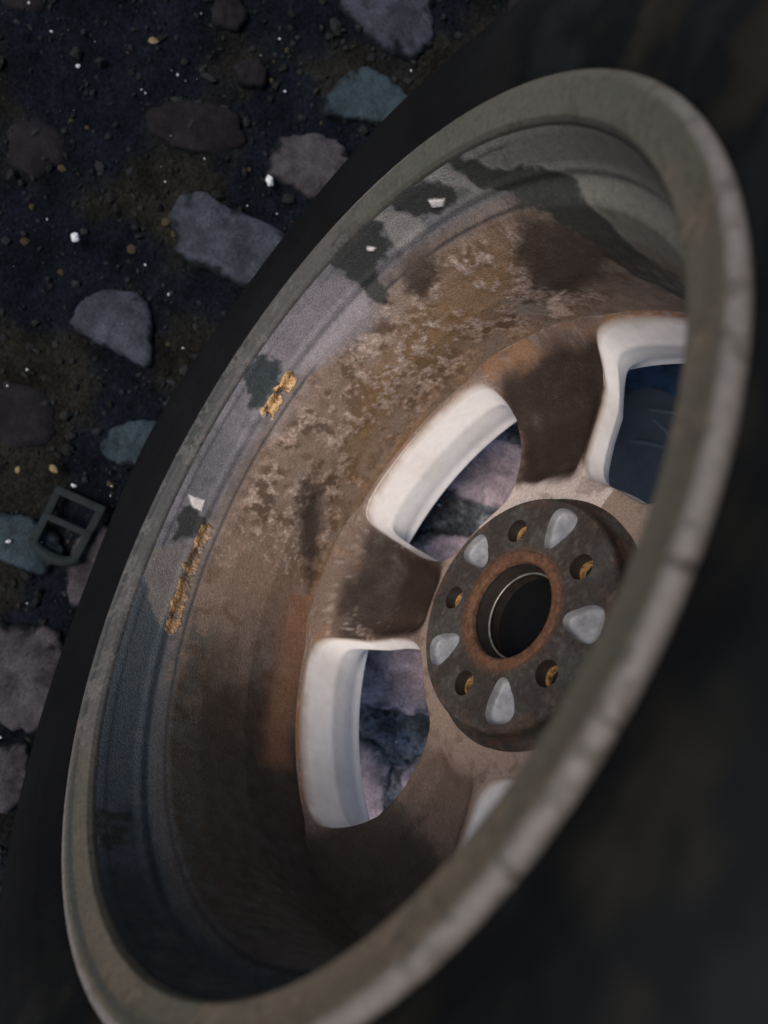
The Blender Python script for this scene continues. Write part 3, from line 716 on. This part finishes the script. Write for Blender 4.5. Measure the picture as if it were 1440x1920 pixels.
# dim grit lying in the joints
rg = np.random.default_rng(4)
t_ = (1 + 5 ** .5) / 2
iv = np.array([(-1, t_, 0), (1, t_, 0), (-1, -t_, 0), (1, -t_, 0), (0, -1, t_), (0, 1, t_), (0, -1, -t_), (0, 1, -t_), (t_, 0, -1), (t_, 0, 1), (-t_, 0, -1), (-t_, 0, 1)]) / 1.902
ifc = np.array([(0, 11, 5), (0, 5, 1), (0, 1, 7), (0, 7, 10), (0, 10, 11), (1, 5, 9), (5, 11, 4), (11, 10, 2), (10, 7, 6), (7, 1, 8), (3, 9, 4), (3, 4, 2), (3, 2, 6), (3, 6, 8), (3, 8, 9), (4, 9, 5), (2, 4, 11), (6, 2, 10), (8, 6, 7), (9, 8, 1)])
ng = 9000
gx_ = rg.uniform(-.6, .75, ng); gy_ = rg.uniform(-.55, .75, ng); sz = rg.gamma(2.0, .00085, ng) + .0006
ix_ = np.clip(np.round((gx_ + .75) / 1.70 * (nx - 1)).astype(int), 0, nx - 1); iy_ = np.clip(np.round((gy_ + .80) / 1.70 * (nx - 1)).astype(int), 0, nx - 1)
gz_ = hz[ix_ * nx + iy_]
sc = rg.uniform(.6, 1.5, (ng, 1, 3)) * np.array([1, 1, .7]); an_ = rg.uniform(0, 6.28, ng)
pv = (iv[None] + rg.uniform(-.22, .22, (ng, 12, 3))) * sc * sz[:, None, None]
cx_, sx_ = np.cos(an_)[:, None], np.sin(an_)[:, None]
px_ = pv[..., 0] * cx_ - pv[..., 1] * sx_ + gx_[:, None]; py_ = pv[..., 0] * sx_ + pv[..., 1] * cx_ + gy_[:, None]
pv = np.stack([px_, py_, pv[..., 2] + gz_[:, None] + sz[:, None] * .3], -1).reshape(-1, 3)
gcl = rg.uniform(.003, .014, (ng, 1)) * np.array([[.9, 1.0, 1.15]]) * np.where(gy_ < .05, 6.0, 1.0)[:, None]  # grit beyond the wheel brightened, the light there put into its colour
gcl = np.where((rg.uniform(size=(ng, 1)) < .06), gcl * np.array([[2.6, 1.9, .9]]), gcl)
pymesh('grit', pv, (ifc[None] + 12 * np.arange(ng)[:, None, None]).reshape(-1, 3), M['grit'], None, smooth=False, kind='stuff', paint=np.repeat(gcl, 12, 0), label='dim dark grit filling the joints between the cobbles', cat='grit')
def pebble(x, y, s, lab, seed):
    rn = random.Random(seed)
    bm = bmesh.new()
    r_ = bmesh.ops.create_icosphere(bm, subdivisions=3, radius=.5)
    for v in bm.verts:
        n_ = v.co.normalized()
        f = 1 + .16 * math.sin(n_.x * 5 + seed) * math.cos(n_.y * 4) + .07 * math.sin(n_.z * 9 + n_.x * 7)
        v.co = Vector((n_.x * s[0] * f, n_.y * s[1] * f, n_.z * s[2] * f)) * .5
    o = bmobj('pebble', bm, M['chip'], label=lab, cat='pebble', smooth=True)
    o.location = (x, y, .006); o.rotation_euler = (0, 0, rn.uniform(0, 3))
    return o
pebble(.2861, .3477, (.0115, .0075, .006), 'bright white pebble nearest the tyre, beside a grey cobble', 3)
pebble(.1379, .4920, (.0095, .0080, .005), 'pale chipped pebble alone on dark shaded dirt left of the large slate cobble', 8)
def leaf(x, y, s, rot, lab):
    V = []; F = []
    n = 10
    for i in range(n + 1):
        t = i / n; w_ = math.sin(math.pi * min(1, t * .96 + .02)) ** .8 * .32 * s
        for j in (-1, 0, 1): V.append(((t - .5) * s, w_ * j, .0008 + .12 * s * abs(j) + .1 * s * math.sin(t * 3)))
    for i in range(n):
        for j in range(2):
            a_ = i * 3 + j; F.append((a_, a_ + 1, a_ + 4, a_ + 3))
    o = pymesh('leaf', V, F, M['leaf'], None, label=lab, cat='leaf')
    o.modifiers.new('thick', 'SOLIDIFY').thickness = .0003
    o.location = (x, y, .004); o.rotation_euler = (0, 0, rot)
leaf(-.0807, .4006, .011, 1.2, 'small dull yellow leaf scrap closer to the plastic frame')
leaf(-.0978, .4311, .008, .3, 'tiny brownish yellow leaf scrap farther from the plastic frame')
leaf(.3572, .5193, .011, 2.0, 'faded green-yellow leaf scrap near the dim upper cobble')

# ------------------------------------------------------------------ plastic ladder frame on the ground
bx, by = -.126, .361
bk = link('buckle', None, label='small grey plastic two-slot buckle lying on the cobbles by the tyre', cat='buckle')
bk.location = (bx, by, .009)
ax = Vector((-.070, -.003, 0)).normalized(); ay = Vector((-ax.y, ax.x, 0))
bk.rotation_euler = (rad(3), rad(-4), math.atan2(ax.y, ax.x))
def rbar(name, p0, p1, w_, h_, parent):
    bm = bmesh.new()
    p0, p1 = Vector(p0), Vector(p1); d = (p1 - p0)
    bmesh.ops.create_cube(bm, size=1)
    for v in bm.verts: v.co = Vector((v.co.x * (d.length + w_ * .9), v.co.y * w_, v.co.z * h_))
    bmesh.ops.bevel(bm, geom=list(bm.edges), offset=min(w_, h_) * .3, segments=2, affect='EDGES', profile=.6)
    R3 = Matrix.Rotation(math.atan2(d.y, d.x), 3, 'Z')
    for v in bm.verts: v.co = R3 @ v.co + (p0 + p1) / 2
    return bmobj(name, bm, M['buckle'], parent)
hl, hw_ = .030, .0235
rbar('side_bar', (-hl, hw_, 0), (hl * .8, hw_ * .95, 0), .0085, .0040, bk)
rbar('side_bar', (-hl, -hw_, 0), (hl * .8, -hw_ * .95, 0), .0085, .0040, bk)
rbar('end_bar', (-hl, -hw_, .0006), (-hl, hw_, .0006), .0085, .0040, bk)
rbar('cross_bar', (-.002, -hw_, .0008), (-.002, hw_, .0008), .0070, .0036, bk)
bm = bmesh.new()                                                # rounded far end
prev = []
ns = 18
for i in range(ns + 1):
    a_ = -math.pi / 2 + math.pi * i / ns
    ring = []
    for (ro_, z_) in ((-.0050, -.0020), (.0050, -.0020), (.0058, 0), (.0050, .0020), (-.0050, .0020), (-.0058, 0)):
        ring.append(bm.verts.new((hl * .8 + (.0095 + ro_) * math.cos(a_), (hw_ * .95 + ro_) * math.sin(a_), z_ + .0003)))
    if prev:
        for j in range(6): bm.faces.new((prev[j], prev[(j + 1) % 6], ring[(j + 1) % 6], ring[j]))
    prev = ring
bmobj('end_loop', bm, M['buckle'], bk)

# ------------------------------------------------------------------ person behind the wheel: only a lower leg is seen
per = link('person', None, label='person in blue jeans and dark laced shoe behind the wheel, seen through its opening', cat='person')
per.location = (.345, -.126, 0)
nu_, nv_ = 72, 90
A, T = np.meshgrid(np.linspace(0, 2 * np.pi, nu_, endpoint=False), np.linspace(0, 1, nv_), indexing='ij')
A = A.ravel(); T = T.ravel()
zl = .045 + T * .47
rx = .074 - .012 * T + .014 * sstep(T, .12, 0) + .010 * sstep(T, .5, .85)
fold = .006 * np.sin(26 * T + 2.2 * np.sin(A) + 1.5 * np.cos(2 * A)) * sstep(T, .75, .05) + .004 * np.sin(3 * A + 9 * T)
rr_ = rx + fold
Vl = np.c_[rr_ * np.cos(A) * 1.05 + .02 * T, rr_ * np.sin(A) * .95 - .03 * T, zl + .004 * np.sin(2 * A) * (T < .02)]
lg = pymesh('jeans', Vl, grid_faces(nu_, nv_).tolist() + [[i * nv_ + nv_ - 1 for i in range(nu_)]], M['denim'], per)
md = lg.modifiers.new('cloth', 'SOLIDIFY'); md.thickness = .0016
# shoe: lofted along its length, heel under the leg, toe towards -x
dirv = Vector((-.99, .03, 0)).normalized(); sidev = Vector((-dirv.y, dirv.x, 0))
sec = [(-.075, .018, .030, .050), (-.060, .033, .012, .085), (-.03, .037, .010, .105), (.01, .038, .010, .105), (.05, .039, .010, .088), (.09, .043, .011, .070), (.13, .047, .011, .056), (.165, .044, .012, .046), (.190, .032, .014, .038), (.205, .012, .018, .028)]
ns = 28; V = []; F = []
sec_r = []
ts = np.linspace(0, len(sec) - 1, 40); sa_ = np.array(sec)
for t in ts: sec_r.append([np.interp(t, range(len(sec)), sa_[:, q]) for q in range(4)])
for (s, w_, z0, z1) in sec_r:
    for i in range(ns):
        a_ = 2 * math.pi * i / ns
        cx_ = math.copysign(abs(math.cos(a_)) ** .75, math.cos(a_)); sz_ = math.copysign(abs(math.sin(a_)) ** .8, math.sin(a_))
        p_ = dirv * s + sidev * (w_ * cx_)
        V.append((p_.x, p_.y, (z0 + z1) / 2 + (z1 - z0) / 2 * sz_))
for j in range(len(sec_r) - 1):
    for i in range(ns): F.append((j * ns + i, j * ns + (i + 1) % ns, (j + 1) * ns + (i + 1) % ns, (j + 1) * ns + i))
F.append(tuple(range(ns))[::-1]); F.append(tuple((len(sec_r) - 1) * ns + i for i in range(ns)))
shoe = pymesh('shoe', V, F, M['shoe'], per)
V = []; F = []
for (s, w_, z0, z1) in sec_r:
    for sx, z_ in ((-1, .0), (1, .0), (1.03, .008), (1.0, .018), (-1.0, .018), (-1.03, .008)):
        p_ = dirv * (s * 1.02) + sidev * ((w_ + .004) * sx); V.append((p_.x, p_.y, z_ + .006))
for j in range(len(sec_r) - 1):
    for i in range(6): F.append((j * 6 + i, j * 6 + (i + 1) % 6, (j + 1) * 6 + (i + 1) % 6, (j + 1) * 6 + i))
F.append(tuple(range(6))[::-1]); F.append(tuple((len(sec_r) - 1) * 6 + i for i in range(6)))
pymesh('sole', V, F, M['sole'], shoe)
def tube(name, pts_, r_, m, parent, n=8):
    V = []; F = []
    for i, p_ in enumerate(pts_):
        p_ = Vector(p_); d_ = (Vector(pts_[min(i + 1, len(pts_) - 1)]) - Vector(pts_[max(i - 1, 0)])).normalized()
        u_ = d_.cross(Vector((0, 0, 1))).normalized(); v_ = d_.cross(u_)
        for k in range(n):
            q = p_ + (u_ * math.cos(2 * math.pi * k / n) + v_ * math.sin(2 * math.pi * k / n)) * r_
            V.append(tuple(q))
    for j in range(len(pts_) - 1):
        for k in range(n): F.append((j * n + k, j * n + (k + 1) % n, (j + 1) * n + (k + 1) % n, (j + 1) * n + k))
    return pymesh(name, V, F, m, parent)
for q in range(5):
    s = .062 + q * .017
    top = np.interp(s, sa_[:, 0], sa_[:, 3]); wd = .024
    pl = []
    for i in range(11):
        u = -1 + 2 * i / 10
        p_ = dirv * (s + .008 * u * (1 if q % 2 else -1)) + sidev * (wd * u)
        pl.append((p_.x, p_.y, top + .002 - .010 * u * u))
    tube('lace', pl, .0022, M['lace'], shoe)
